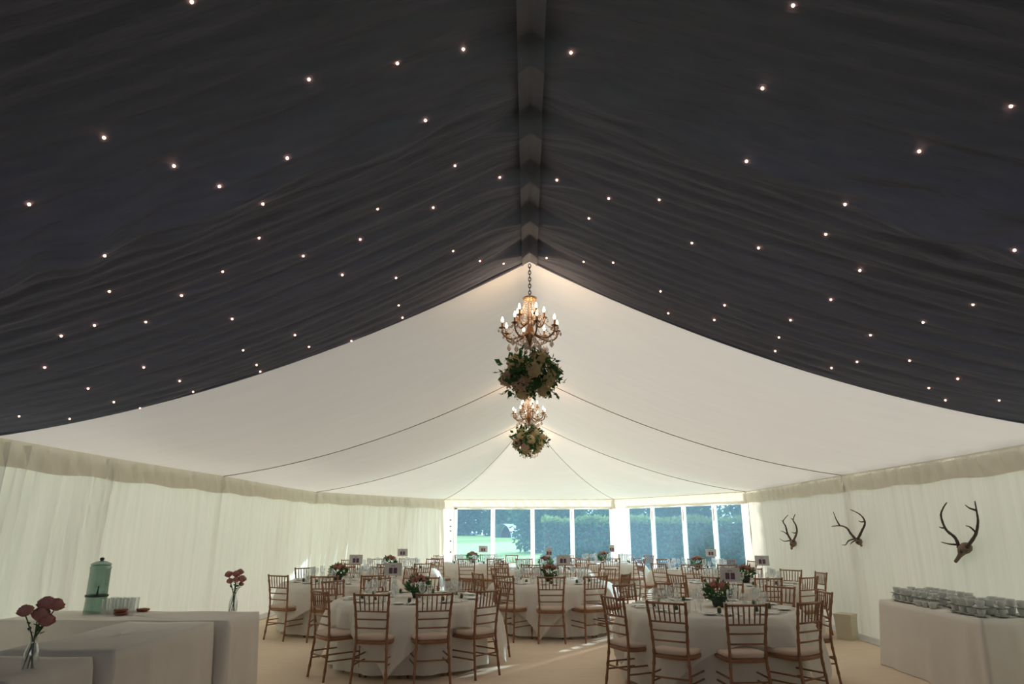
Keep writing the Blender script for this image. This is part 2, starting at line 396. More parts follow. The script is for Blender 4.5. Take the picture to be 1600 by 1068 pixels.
# ------------------------------------------------------------------ outside
def ground_z(x, y): return -.05 + max(0, min(1, (y - 24) / 45)) * .75
tag(MB().grid(lambda u, v: (-90 + 180 * u, -25 + 125 * v, ground_z(0, -25 + 125 * v) + .02 * math.sin(u * 60) * (v > .4)), 60, 60).build('lawn', M_lawn), kind='structure')
def leaf_cloud(mb, c, rx, ry, rz_, n, size, shell=.55):
    for _ in range(n):
        d = sphere_dir(); r = rnd(shell, 1) * (1 + .14 * math.sin(d.x * 7 + c[0]) * math.sin(d.z * 6 + d.y * 5))
        p = Vector((c[0] + d.x * rx * r, c[1] + d.y * ry * r, c[2] + d.z * rz_ * r))
        mb.leaf(p, (d + sphere_dir() * .9), sphere_dir(), size * rnd(.7, 1.4), size * rnd(.4, .7))
def tree_mesh(kind, m):
    mb = MB()
    for _ in range(9): leaf_cloud(mb, (rnd(-1.8, 1.8), rnd(-1.2, 1.2), rnd(.8, 6.0)), rnd(1.4, 2.2), rnd(1.2, 1.8), rnd(1.0, 1.6), 720, .36, .3)
    tr = MB().tube([(0, 0, -.3), (.08, 0, 1.5), (-.05, .1, 4), (.1, 0, 6.5)], [.22, .17, .11, .04], 8)
    return mb.mesh('crown', m, False), tr.mesh('trunk', M_bark)
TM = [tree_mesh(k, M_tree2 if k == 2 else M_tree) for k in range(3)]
TREES = [(x, 88 + (i % 2) * 3, i % 2, 1.25 + .2 * hsh(i)) for i, x in enumerate(range(-34, 20, 5))] + [(-9.2, 60, 1, .7),
         (1.4, 42, 1, .72), (5.0, 40, 0, .72), (8.4, 39, 1, .70), (11.6, 36, 0, .58), (15.0, 36, 1, .62), (13.2, 28.6, 2, .44), (10.6, 31.5, 0, .58), (15.6, 28.5, 1, .58), (17.5, 31, 0, .62), (20.5, 34, 1, .7),
         (9.0, 26.2, 1, .36), (18.2, 26.0, 1, .60), (22, 40, 0, 1.0), (16.5, 40.5, 2, .85), (24.5, 34, 0, .8)]
for i, (x, y, k, s) in enumerate(TREES):
    lab = ('yellow green sunlit tree outside the angled window' if k == 2 else 'dark leafy tree beyond the lawn outside the windows' if y > 50 else 'dark leafy tree standing close behind the clipped hedge' if x < 8.7 else 'dark leafy tree outside the angled window')
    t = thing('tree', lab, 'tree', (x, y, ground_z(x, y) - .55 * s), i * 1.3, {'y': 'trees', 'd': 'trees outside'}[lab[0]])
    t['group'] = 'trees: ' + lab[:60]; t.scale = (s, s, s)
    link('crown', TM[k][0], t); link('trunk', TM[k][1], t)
hd = thing('hedge', 'long clipped hedge with a level pale top behind the window', 'hedge', (0, 0, 0))
mb = MB(); mt = MB()
for _ in range(6500):
    x = rnd(.6, 9.2); e = random.random(); 
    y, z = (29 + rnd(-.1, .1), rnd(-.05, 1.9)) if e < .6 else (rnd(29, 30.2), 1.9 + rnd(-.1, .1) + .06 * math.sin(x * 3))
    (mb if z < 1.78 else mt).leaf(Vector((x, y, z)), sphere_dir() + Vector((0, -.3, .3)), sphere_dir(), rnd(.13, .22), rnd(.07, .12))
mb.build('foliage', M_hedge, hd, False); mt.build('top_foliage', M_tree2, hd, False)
MB().box((4.9, 29.6, .9), (8.5, 1.0, 1.8)).build('inner_branches', M_bark, hd, False)
shade_hedge = thing('hedge', 'unseen tall hedge added outside the antler wall to keep the sun off it', 'hedge', (11.2, 8.5, 0))  # out of view, put in to shade the right-hand wall
mb = MB()
for _ in range(5000):
    y = rnd(0, 15); e = random.random()
    x, z = (-.62 + rnd(-.1, .1), rnd(-.05, 4.5)) if e < .7 else (rnd(-.6, .6), 4.5 + rnd(-.1, .12))
    mb.leaf(Vector((x, y, z)), sphere_dir() + Vector((-.3, 0, .3)), sphere_dir(), rnd(.16, .26), rnd(.09, .14))
mb.build('foliage', M_hedge, shade_hedge, False)
MB().box((0, 7.5, 2.2), (1.1, 14.8, 4.4)).build('inner_branches', M_bark, shade_hedge, False)  # solid core, so no sun dapples reach the wall
sp = at_y(797, 840, 72); rc = 1.15
ark = thing('arched_shelter', 'small arched pale tin shelter standing on the lawn', 'shelter', (sp.x - .3, 72, ground_z(0, 72)), -.5)
MB().grid(lambda u, v: (rc * math.cos(PI * u), -1.2 + 2.4 * v, 1.35 * math.sin(PI * u)), 16, 6).build('arched_roof', M_tin, ark)
MB().add([(rc * .98 * math.cos(PI * i / 12), .6, 1.3 * math.sin(PI * i / 12)) for i in range(13)], [tuple(range(13))]).build('end_panel', M_bark, ark, False)

# ------------------------------------------------------------------ star lights
def hit_liner(px, py):
    r = ray(px, py); t = 1.0
    prev = None
    for k in range(900):
        p = CAM + r * (.5 + k * .01); 
        if abs(p.x) > HW - .05 or p.y > YD - .02: return prev
        if p.z > dark_z(p.x, p.y): return p
        prev = p
    return None
STARS = [(300, 1), (724, 75), (621, 98), (483, 121), (163, 212), (665, 184), (449, 246), (272, 258), (343, 290), (46, 317), (411, 317), (711, 258), (781, 275), (590, 325), (677, 322),
 (405, 370), (563, 372), (474, 398), (164, 397), (348, 423), (535, 428), (171, 454), (284, 459), (708, 391), (750, 406), (787, 411), (619, 432), (623, 476), (629, 495), (363, 496), (228, 501),
 (148, 506), (96, 523), (461, 522), (483, 540), (549, 534), (380, 546), (401, 569), (406, 587), (70, 573), (225, 571), (281, 593), (302, 610), (138, 605), (178, 627), (218, 642), (30, 649),
 (109, 653), (1239, 7), (892, 79), (1191, 136), (1579, 163), (1166, 249), (1436, 235), (870, 278), (951, 308), (1030, 311), (1320, 317), (920, 339), (1290, 364), (1081, 378), (1185, 386),
 (1584, 385), (1343, 419), (854, 402), (912, 408), (958, 409), (1032, 454), (1132, 475), (1298, 467), (1520, 474), (1044, 488), (1116, 498), (1235, 499), (1442, 502), (1217, 526), (1360, 522),
 (1211, 547), (1299, 573), (1339, 564), (1421, 562), (1496, 589), (1451, 604), (1477, 624), (1561, 624)]
star_me = MB().ball((0, 0, -.004), .0078, 8, 5).mesh('star_light', M_star)
for px, py in STARS:
    p = hit_liner(px, py)
    if p is None: continue
    p.z = dark_z(p.x, p.y)
    tag(link('star_light', star_me, None, p), 'tiny warm pea light poking through the charcoal roof lining', 'star light', 'pea lights in the charcoal lining')

# ------------------------------------------------------------------ chandeliers
def bead_string(mb, pts, r):
    for p in pts:
        p = Vector(p); mb.add([p + Vector((r, 0, 0)), p + Vector((0, r, 0)), p - Vector((r, 0, 0)), p - Vector((0, r, 0)), p + Vector((0, 0, r)), p - Vector((0, 0, r))],
               [(0, 1, 4), (1, 2, 4), (2, 3, 4), (3, 0, 4), (1, 0, 5), (2, 1, 5), (3, 2, 5), (0, 3, 5)])
def drop(mb, p, s):
    mb.lathe([(.002, 0), (.3 * s, -.5 * s), (.42 * s, -.85 * s), (.28 * s, -1.2 * s), (.003, -1.4 * s)], 6, p, False)
def chandelier(label, y, flowers_label):
    t = thing('chandelier', label, 'chandelier', (0, y, 3.15), 0, None)
    def zz(z): return z - 3.15
    top = roof_z(0, y, 0) - .02
    ch = MB(); k = int((top - 3.72) / .034)
    for i in range(k):
        c = Vector((0, 0, zz(3.72) + .017 + .034 * i)); a = (1, 0) if i % 2 else (0, 1)
        ch.tube([c + Vector((a[0] * .012 * math.cos(q), a[1] * .012 * math.cos(q), .024 * math.sin(q))) for q in [2 * PI * j / 8 for j in range(9)]], .0042, 5, False)
    ch.build('chain', M_chain, t)
    MB().lathe([(.012, zz(3.73)), (.055, zz(3.725)), (.072, zz(3.715)), (.06, zz(3.70)), (.045, zz(3.69))], 16).build('crown', M_gold, t)
    MB().lathe([(.012, zz(3.70)), (.014, zz(3.6)), (.03, zz(3.52)), (.018, zz(3.46)), (.045, zz(3.38)), (.055, zz(3.33)), (.03, zz(3.28)), (.012, zz(3.24)), (.004, zz(3.22))], 12).build('stem', M_brass, t)
    def arm(a, R, zc, z0, zlow):
        ca, sa = math.cos(a), math.sin(a)
        P = bez([(.03, z0), (R * .35, zlow + .045), (R * .68, zlow), (R * .95, zlow + .04), (R, zc)], 5)
        P = bez([(r.x * ca, r.x * sa, zz(r.y)) for r in [Vector((q[0], q[1], 0)) for q in [(.03, z0), (R * .35, zlow + .03), (R * .68, zlow), (R * .95, zlow + .035), (R, zc)]]], 5)
        g = MB().tube(P, .0085, 6); o = g.build('arm', M_brass, t)
        MB().lathe([(.006, 0), (.03, .004), (.034, .012), (.012, .012), (.0105, .014), (.0105, .062), (.004, .062)], 10, (R * ca, R * sa, zz(zc))).build('candle_cup', M_brass, o)
        MB().lathe([(.004, .062), (.011, .075), (.012, .088), (.006, .108), (.001, .12)], 8, (R * ca, R * sa, zz(zc)), False).build('bulb', M_bulb, o)
        cr = MB()
        bead_string(cr, [(p[0] * .99, p[1] * .99, p[2] + .014) for p in P[::2]], .0085)
        for j in range(4):
            b = a + j * PI / 2; drop(cr, (R * ca + .034 * math.cos(b), R * sa + .034 * math.sin(b), zz(zc) + .002), .028)
        cr.build('crystal_trim', M_crys, o)
    for k in range(8): arm(2 * PI * (k + .3) / 8, .265, 3.395, 3.36, 3.30)
    for k in range(5): arm(2 * PI * (k + .1) / 5, .135, 3.515, 3.46, 3.43)
    for k in range(12):
        a = 2 * PI * k / 12; mb = MB()
        bead_string(mb, [((.055 + .07 * (j / 9) ** 2) * math.cos(a), (.055 + .07 * (j / 9) ** 2) * math.sin(a), zz(3.70 - .022 * j)) for j in range(10)], .012)
        bead_string(mb, [((.125 + .1 * math.sin(j / 8 * PI / 2)) * math.cos(a), (.125 + .1 * math.sin(j / 8 * PI / 2)) * math.sin(a), zz(3.49 - .012 * j - .03 * math.sin(j / 8 * PI))) for j in range(9)], .0095)
        bead_string(mb, [((.2 - .022 * j) * math.cos(a + .2), (.2 - .022 * j) * math.sin(a + .2), zz(3.31 - .011 * j)) for j in range(9)], .011)
        mb.build('crystal_strand', M_crys, t)
        mb = MB(); R2 = .21 if k % 2 else .13
        drop(mb, (R2 * math.cos(a + .2), R2 * math.sin(a + .2), zz(3.285 if k % 2 else 3.25)), .052); mb.build('crystal_drop', M_crys, t)
    ld = bpy.data.lights.new('chandelier_glow', 'POINT'); ld.energy = 4; ld.color = (1, .68, .42); ld.shadow_soft_size = .2
    lo = bpy.data.objects.new('chandelier_glow', ld); C.objects.link(lo); lo.parent = t; lo.location = (0, 0, zz(3.62))
    if flowers_label:
        fb = thing('hanging_flower_ball', flowers_label, 'flower ball', (0, y, 2.97))
        MB().tube([(0, 0, .1), (0, 0, .26)], .004, 6).build('wire', M_chain, fb)
        MB().ball((0, 0, 0), .15, 14, 10).build('moss_core', M_leaf, fb)
        fo = MB()
        for _ in range(84):
            d = sphere_dir(); d.z = d.z * .85 + .03; d.normalize(); out = rnd(.02, .10)
            tip = Vector((d.x * (.20 + out), d.y * (.20 + out), d.z * (.17 + out)))
            for j in range(4):
                p = tip * rnd(.82, 1.04) + sphere_dir() * .02
                fo.leaf(p, d * .6 + sphere_dir(), d, rnd(.05, .085), rnd(.035, .052))
        for k in range(7):      # long loose sprigs
            a = 2 * PI * k / 7 + rnd(-.3, .3); d = Vector((math.cos(a), math.sin(a), rnd(-.5, .3)))
            for j in range(7):
                p = d * (.2 + j * .018) + sphere_dir() * .012; fo.leaf(p, d + sphere_dir() * .9, Vector((0, 0, 1)), .06, .038)
        tag(fo.build('foliage', M_leaf, fb, False), kind='stuff')
        for k in range(15):
            zc = 1 - 2 * (k + .5) / 15; a = k * 2.39996 + .6; r = math.sqrt(1 - zc * zc)
            d = Vector((r * math.cos(a), r * math.sin(a), zc * .8)); c = Vector((d.x * .215, d.y * .215, d.z * .21)); h = MB(); R3 = rnd(.058, .08)
            for _ in range(110):
                e = sphere_dir(); p = c + e * R3 * rnd(.9, 1.05)
                h.leaf(p, sphere_dir() + e * .3, e, .026, .022)
            h.ball(c, R3 * .9, 10, 7, (1, 1, 1), .05)
            h.build('hydrangea', M_hyd if k % 3 else M_hyd2, fb, False)
chandelier('brass candle chandelier with crystal drops hanging at the edge of the charcoal lining', YD + .05, 'hanging ball of hydrangeas and leaves under the chandelier at the charcoal lining')
chandelier('brass crystal chandelier hanging over the round table between the two lining seams', RAFT[3], 'ball of hydrangeas and leaves hanging under the second chandelier amid the pale roof')
chandelier('bare brass crystal chandelier without flowers at the start of the hipped end', YA, None)

# ------------------------------------------------------------------ furniture for the guests
def make_chair():
    t = thing('banquet_chair', 'x', 'chair')
    def ringed(pts, r, nr):      # bamboo style rings along a pole
        P = []; R = []
        seg = bez(pts, 8); k = len(seg)
        for i, p in enumerate(seg): P.append(p); R.append(r * (1.32 if i % max(2, k // nr) == 0 and 0 < i < k - 1 else 1.0))
        return MB().tube(P, R, 7)
    for s in (-1, 1):
        ringed([(s * .195, .235, 0), (s * .183, .205, .25), (s * .172, .19, .46), (s * .182, .212, .70), (s * .198, .25, .925)], .0135, 8).build('back_leg', M_wood, t)
        ringed([(s * .192, -.205, 0), (s * .19, -.195, .25), (s * .188, -.19, .43)], .013, 4).build('front_leg', M_wood, t)
        for z in (.20, .27): MB().tube([(s * .188, -.195, z), (s * .183, .208, z)], .0085, 6).build('stretcher', M_wood, t)
    MB().tube([(-.188, -.195, .25), (.188, -.195, .25)], .0085, 6).build('stretcher', M_wood, t)
    MB().tube([(-.18, .205, .24), (.18, .205, .24)], .0085, 6).build('stretcher', M_wood, t)
    MB().grid(lambda u, v: (0, 0, 0), 1, 1)
    def rr(hx, hy, z, n=24, e=4):
        return [(hx * abs(math.cos(a)) ** (2 / e) * (1 if math.cos(a) >= 0 else -1), hy * abs(math.sin(a)) ** (2 / e) * (1 if math.sin(a) >= 0 else -1), z) for a in [2 * PI * i / n for i in range(n)]]
    def stack(rings, m, name):
        mb = MB(); n = len(rings[0]); vs = sum(rings, []); fs = [(j * n + i, j * n + (i + 1) % n, (j + 1) * n + (i + 1) % n, (j + 1) * n + i) for j in range(len(rings) - 1) for i in range(n)]
        fs += [tuple(range(n))[::-1], tuple(range((len(rings) - 1) * n, len(rings) * n))]
        return mb.add(vs, fs).build(name, m, t)
    stack([rr(.205, .205, .405), rr(.212, .212, .415), rr(.212, .212, .435), rr(.205, .205, .44)], M_wood, 'seat_frame')
    stack([rr(.195, .195, .44), rr(.207, .207, .452), rr(.208, .208, .47), rr(.19, .19, .485), rr(.12, .12, .492), rr(.01, .01, .494)], M_cush, 'seat_cushion')
    def yb(z): return .19 + .06 * max(0, (z - .46) / .465) ** 1.3
    def xb(z): return .172 + .026 * max(0, (z - .46) / .465)
    for z in (.905, .735, .655, .565): MB().tube([(-xb(z), yb(z), z), (0, yb(z) + .006, z), (xb(z), yb(z), z)], .0115 if z > .9 else .009, 6).build('back_rail', M_wood, t)
    for k in range(6):
        x = -.135 + .054 * k
        MB().tube([(x * .93, yb(.735), .735), (x * .96, yb(.82) + .003, .82), (x, yb(.905), .905)], [.006, .0085, .006], 6).build('spindle', M_wood, t)
    return t
chair0 = make_chair(); used = [False]
def put_chair(loc, rz, label, group):
    if not used[0]: c = chair0; used[0] = True
    else: c = copy_tree(chair0)
    c.location = loc; c.rotation_euler = (0, 0, rz); tag(c, label, 'chair', group); return c

RT = .915
def tablecloth_mesh():
    mb = MB()
    def fn(u, v):
        a = 2 * PI * u
        if v <= .3: r = RT * v / .3 + .004; z = .752
        elif v <= .4: q = (v - .3) / .1 * PI / 2; r = RT + .004 + .012 * math.sin(q); z = .752 - .012 * (1 - math.cos(q))
        else:
            q = (v - .4) / .6; z = .74 - .70 * q
            r = RT + .016 + .02 * q + q * (.032 * math.sin(a * 11 + .8 * math.sin(a * 3)) + .016 * math.sin(a * 19 + 2))
        return (r * math.cos(a), r * math.sin(a), z)
    mb.grid(fn, 132, 20, True); return mb.mesh('tablecloth', M_cloth)
def overlay_mesh():
    mb = MB(); H = 1.17
    def fn(u, v):
        a = 2 * PI * u; ed = H / max(abs(math.cos(a)), abs(math.sin(a)))
        hang = ed - RT
        if v <= .3: r = (RT + .006) * v / .3; z = .757
        else:
            q = (v - .3) / .7; drop_ = hang * q
            cor = math.exp(-((((a + PI / 4) % (PI / 2)) - PI / 2 * .5) / .25) ** 2) if False else 0
            k = abs(math.sin(2 * a)) ** 3
            fl = .09 * k * math.sin(q * PI * .55) + (.042 * math.sin(a * 16 + 1.2 * math.sin(a * 4)) + .012 * math.sin(a * 37)) * min(1, drop_ / .25)
            r = RT + .03 + fl + .05 * min(1, drop_ / .1) + .12 * drop_; z = .757 - max(0, drop_ - .015 * (1 - math.exp(-drop_ * 30)))
            z = max(z, .03)
        return (r * math.cos(a), r * math.sin(a), z)
    mb.grid(fn, 160, 24, True); return mb.mesh('overlay_cloth', M_cloth)
cloth_me, over_me = tablecloth_mesh(), overlay_mesh()
top_me = MB().lathe([(.3, .705), (RT - .01, .705), (RT, .715), (RT, .74), (RT - .01, .748)], 48).mesh('tabletop', M_trestle)
leg_me = MB().tube([(0, 0, 0), (0, 0, .71)], .02, 8).mesh('leg', M_steel)
wine_me = MB().lathe([(.034, 0), (.034, .003), (.008, .008), (.0045, .015), (.0045, .085), (.012, .095), (.034, .118), (.043, .15), (.041, .185), (.035, .22)], 14, caps=False).mesh('wine_glass', M_glass)
wine2_me = MB().lathe([(.031, 0), (.031, .003), (.008, .008), (.0045, .015), (.0045, .075), (.012, .085), (.029, .105), (.035, .13), (.032, .165), (.028, .19)], 14, caps=False).mesh('small_wine_glass', M_glass)
tumb_me = MB().lathe([(.001, .004), (.03, .004), (.031, 0), (.034, .05), (.037, .105)], 14, caps=False).mesh('water_tumbler', M_glass)
plate_me = MB().lathe([(.001, .004), (.05, .004), (.055, .006), (.078, .013), (.08, .015), (.055, .011), (.001, .008)], 20, caps=False).mesh('side_plate', M_china)
def napkin_mesh():
    return MB().grid(lambda u, v: (-.05 + .10 * u, -.10 + .2 * v, .003 + .018 * math.sin(PI * u) * (.6 + .4 * math.sin(v * 9)) + .006 * math.sin(u * 14)), 10, 8).mesh('napkin', M_napkin)
nap_me = napkin_mesh()
knife_me = MB().box((0, 0, .003), (.016, .20, .004)).box((0, -.07, .004), (.012, .08, .007)).mesh('knife', M_steel, False)
fork_me = MB().box((0, -.03, .003), (.009, .14, .005)).box((0, .06, .004), (.024, .05, .004)).box((-.009, .1, .004), (.004, .045, .003)).box((0, .1, .004), (.004, .045, .003)).box((.009, .1, .004), (.004, .045, .003)).mesh('fork', M_steel, False)

def favour_tree():
    pass
fav_body = MB().lathe([(.018, 0), (.022, .02), (.02, .045), (.014, .05)], 10).mesh('jar', M_favour)
fav_lid = MB().lathe([(.016, .049), (.017, .06), (.006, .064)], 10).mesh('lid', M_gold)
def leaf_ball(n, r, zc, size):
    mb = MB()
    for _ in range(n):
        d = sphere_dir(); p = Vector((d.x * r, d.y * r, zc + d.z * r * .75)) * rnd(.8, 1.0)
        q = d + sphere_dir() * .6
        p.z = max(p.z, .06)
        if p.z < .15: q.z = abs(q.z)
        mb.leaf(p, q, d, size * rnd(.8, 1.4), size * .5)
    return mb
cp_fol = leaf_ball(230, .13, .14, .06).mesh('foliage', M_leaf, False)
cp_pot = MB().lathe([(.06, 0), (.075, .05), (.08, .11), (.075, .11)], 16).mesh('pot', M_pot)
def protea(R=.035):
    mb = MB().ball((0, 0, R * .7), R * .75, 10, 6, (1, 1, 1.1))
    for ring, (rr, tilt, L) in enumerate(((1.0, .75, 1.6), (.8, 1.1, 1.7), (.5, 1.4, 1.8))):
        for k in range(9):
            a = 2 * PI * (k + .5 * ring) / 9; d = Vector((math.cos(a) * math.cos(tilt), math.sin(a) * math.cos(tilt), math.sin(tilt)))
            mb.leaf(Vector((math.cos(a) * R * rr * .5, math.sin(a) * R * rr * .5, 0)), d, Vector((-math.cos(a), -math.sin(a), .4)), R * L, R * .7)
    return mb.mesh('flower', M_pink, False)
pro_me = protea()
sign_base = MB().lathe([(.045, 0), (.045, .006), (.008, .012)], 14).mesh('base', M_steel)
sign_rod = MB().tube([(0, 0, .01), (0, 0, .26)], .003, 6).mesh('rod', M_steel)
card_l = MB().box((0, 0, .33), (.22, .006, .155)).mesh('card', M_card, False)
card_p = MB().box((0, 0, .34), (.13, .006, .18)).mesh('card', M_card, False)
def print_mesh(x):
    return MB().box((x, -.0045, .315), (.045, .003, .07)).mesh('print', M_print, False)
pr_me = [print_mesh(-.029), print_mesh(.029)]
cap_me = MB().box((0, -.0045, .372), (.05, .002, .006)).mesh('caption', M_print, False)

# (name, centre column, distance, phrase, rotation, near chairs, far chairs, sign column, flower column, portrait card)
TABLES = [
 ('A', 645, 9.10, 'the table nearest the bar', .72, [513, 591, 684, 742], [776, 748, 640, 600, 535], 614, 653, 0),
 ('B', 534, 11.95, 'the table by the wall past the bar', .2, [437, 506, 580], [630, 484, 545, 598], 556, 528, 0),
 ('C', 862, 11.9, 'the table under the second chandelier', .60, [764, 792, 860, 923, 960], [948, 900, 835, 785], 880, 858, 0),
 ('D', 1109, 8.15, 'the table nearest the coffee cups', .12, [972, 1047, 1157, 1245], [982, 1080, 1135, 1212, 1262], 1141, 1122, 0),
 ('E', 1158, 11.7, 'the table below the wide antlers', .2, [1064, 1122, 1198, 1253], [1282, 1236, 1170, 1100], 1191, 1164, 0),
 ('F', 1090, 15.4, 'the table below the pale-skull antlers', .6, [1003, 1027, 1080, 1135], [1168, 1138, 1090, 1040], 1111, 1090, 0),
 ('G', 946, 18.3, 'the table between the two windows', .3, [898, 958, 996], [1012, 975, 930, 890], 956, 943, 1),
 ('H', 745, 18.0, 'the table facing the lawn window', .55, [686, 731, 772], [800, 688, 760, 722], 755, 738, 0),
 ('I', 612, 15.5, 'the table before the sunlit curtain', .9, [553, 608, 657], [674, 640, 585, 548], 629, 609, 0),
 ('J', 852, 15.4, 'the table under the bare chandelier', .15, [789, 833, 885, 924], [906, 860, 815, 792], 858, 853, 1)]
def xcol(px, y, z):
    lo, hi = -8.0, 8.0
    for _ in range(50):
        m = (lo + hi) / 2
        if proj((m, y, z))[0] < px: lo = m
        else: hi = m
    return lo
for ti, (nm, px, cy, phrase, rot, near, far, spx, fpx, portrait) in enumerate(TABLES):
    cx = xcol(px, cy, .75)
    short = phrase.replace('the table ', '')
    t = thing('round_table', 'round banquet table hidden under cream cloths, ' + short, 'table', (cx, cy, 0), rot)
    link('tabletop', top_me, t)
    for k in range(4): link('leg', leg_me, t, (.55 * math.cos(k * PI / 2 + .8), .55 * math.sin(k * PI / 2 + .8), 0))
    tag(link('tablecloth', cloth_me, None, (cx, cy, 0), rot * 2), 'long cream round cloth falling to the floor, ' + short, 'tablecloth')
    tag(link('overlay_cloth', over_me, None, (cx, cy, 0), rot), 'cream square overlay cloth with hanging points, ' + short, 'tablecloth')
    # chairs
    RC = 1.28; angs = []
    for lst, isnear in ((near, True), (far, False)):
        for p in lst:
            best = None
            for k in range(0, 361):
                a = (PI + PI * k / 360) if isnear else PI * k / 360
                e = abs(proj((cx + RC * math.cos(a), cy + RC * math.sin(a), .85))[0] - p)
                if best is None or e < best[0]: best = (e, a)
            angs.append(best[1])
    angs.sort(); n = len(angs); mn = .54
    for _ in range(200):
        for i in range(n):
            j = (i + 1) % n; gap = (angs[j] - angs[i]) % (2 * PI)
            if gap < mn: q = (mn - gap) / 2; angs[i] -= q; angs[j] += q
    for i, a in enumerate(angs):
        rr_ = RC - .21 + .05 * (hsh(i, ti) - .5)
        put_chair((cx + rr_ * math.cos(a), cy + rr_ * math.sin(a), 0), a - PI / 2 + .22 * (hsh(i + 5, ti) - .5), 'brown spindle-back chair with beige cushion at ' + phrase, 'chairs around ' + phrase)
    # place settings
    zt = .762
    for i in range(9):
        a = 2 * PI * (i + hsh(ti)) / 9; ca, sa = math.cos(a), math.sin(a); rz = a + PI / 2
        def P(r, s): return (cx + r * ca - s * sa, cy + r * sa + s * ca, zt)
        j = lambda k: (hsh(i * 7 + k, ti) - .5) * .03
        gl = 'guest settings on ' + phrase
        tag(link('wine_glass', wine_me, None, P(.50 + j(1), .10 + j(2))), 'tall clear wine glass standing on ' + phrase, 'wine glass', 'tall wine glasses on ' + phrase)
        tag(link('wine_glass', wine2_me, None, P(.56 + j(3), .19 + j(4))), 'shorter clear wine glass standing on ' + phrase, 'wine glass', 'shorter wine glasses on ' + phrase)
        tag(link('water_tumbler', tumb_me, None, P(.60 + j(5), .05 + j(6))), 'clear water tumbler standing on ' + phrase, 'tumbler', 'tumblers on ' + phrase)
        tag(link('side_plate', plate_me, None, P(.76, -.17)), 'small white side plate on ' + phrase, 'plate', 'side plates on ' + phrase)
        tag(link('napkin', nap_me, None, P(.76, .0), rz + j(7) * 6), 'folded white napkin laid on ' + phrase, 'napkin', 'napkins on ' + phrase)
        f = thing('favour_jar', 'small dark green favour jar on ' + phrase, 'jar', P(.62, -.06 + j(8)), 0, 'favour jars on ' + phrase)
        link('jar', fav_body, f); link('lid', fav_lid, f)
        if nm in 'AD':
            tag(link('knife', knife_me, None, P(.76, .11), rz), 'steel table knife on ' + phrase, 'knife', 'knives on ' + phrase)
            tag(link('fork', fork_me, None, P(.76, -.075), rz + PI), 'steel table fork on ' + phrase, 'fork', 'forks on ' + phrase)
    # centrepiece and table sign
    fx = xcol(fpx, cy, .9)
    fl = thing('flower_centrepiece', 'pot of pink proteas and dark leaves on ' + phrase, 'flowers', (fx, cy, zt), ti)
    link('pot', cp_pot, fl); tag(link('foliage', cp_fol, fl), kind='stuff')
    for k in range(8):
        a = k * 2.4; r = .03 + .075 * (k / 8) ** .5
        o = link('flower', pro_me, fl, (r * math.cos(a), r * math.sin(a), .235 - .5 * r)); o.rotation_euler = (-.6 * math.sin(a) * r * 8, .6 * math.cos(a) * r * 8, a)
    sx = xcol(spx, cy + .1, 1.05); sy = cy + .1
    if abs(sx - fx) < .14: sy = cy + .24; sx = xcol(spx, sy, 1.05)
    sg = thing('table_sign', ('upright' if portrait else 'wide') + ' pale card with two plum prints on ' + phrase, 'sign', (sx, sy, zt), math.atan2(-sx, sy) * -1 * -.6 + .25 * (hsh(ti, 3) - .5))
    link('base', sign_base, sg); link('rod', sign_rod, sg); cdo = link('card', card_p if portrait else card_l, sg)
    for q in pr_me: link('print', q, cdo)
    link('caption', cap_me, cdo)

# ------------------------------------------------------------------ draped service tables
def draped(name, label, cx, cy, hx, hy, h, seed, m, flare=.03):
    mb = MB(); per = 4 * (hx + hy)
    def pt(s):
        s %= per
        if s < 2 * hx: return -hx + s, -hy, 0, -1
        s -= 2 * hx
        if s < 2 * hy: return hx, -hy + s, 1, 0
        s -= 2 * hy
        if s < 2 * hx: return hx - s, hy, 0, 1
        s -= 2 * hx
        return -hx, hy - s, -1, 0
    nu = int(per / .03)
    def fn(u, v):
        s = u * per; x, y, nx, ny = pt(s)
        c = min(abs(abs(x) - hx) + abs(abs(y) - hy), 1)
        if v <= .3: k = v / .3; return (cx + x * k, cy + y * k, h + .003 * math.sin(x * 9 + y * 5 + seed))
        q = (v - .3) / .7
        crs = .012 * max(0, math.cos((s - .31) * PI / .46)) ** 12
        off = .012 + flare * q + q * (.014 * math.sin(s * 8 + 2 * math.sin(s * 1.9 + seed)) + .008 * math.sin(s * 19 + seed)) + crs
        cn = math.exp(-(c / .06) ** 2) * .035 * q
        sx = math.copysign(1, x); sy = math.copysign(1, y)
        return (cx + x + nx * off + sx * cn, cy + y + ny * off + sy * cn, h - .006 * min(1, q * 20) - (h - .012) * q)
    mb.grid(fn, nu, 20, True)
    tag(mb.build('draped_tablecloth', m), label, 'tablecloth')
    tt = thing('trestle_table', 'trestle table hidden beneath the ' + label.replace('linen cloth', 'linen'), 'table', (cx, cy, 0))
    MB().box((0, 0, h - .03), (2 * hx - .02, 2 * hy - .02, .03)).build('tabletop', M_trestle, tt, False)
    for a in (-1, 1):
        for b in (-1, 1): MB().tube([(a * (hx - .08), b * (hy - .08), 0), (a * (hx - .1), b * (hy - .1), h - .04)], .018, 6).build('leg', M_steel, tt)
HB = .80
draped('bar', 'taupe linen cloth over the bar table holding the drinks dispenser', -3.78, 6.86, 1.06, .37, HB, 1, M_linen, .012)
draped('bar', 'taupe linen cloth over the empty middle table of the bar', -3.19, 5.64, .385, .755, HB + .004, 2, M_linen, .012)
draped('bar', 'taupe linen cloth over the bar table with the dark roses', -3.78, 4.41, .90, .385, HB - .012, 3, M_linen, .012)
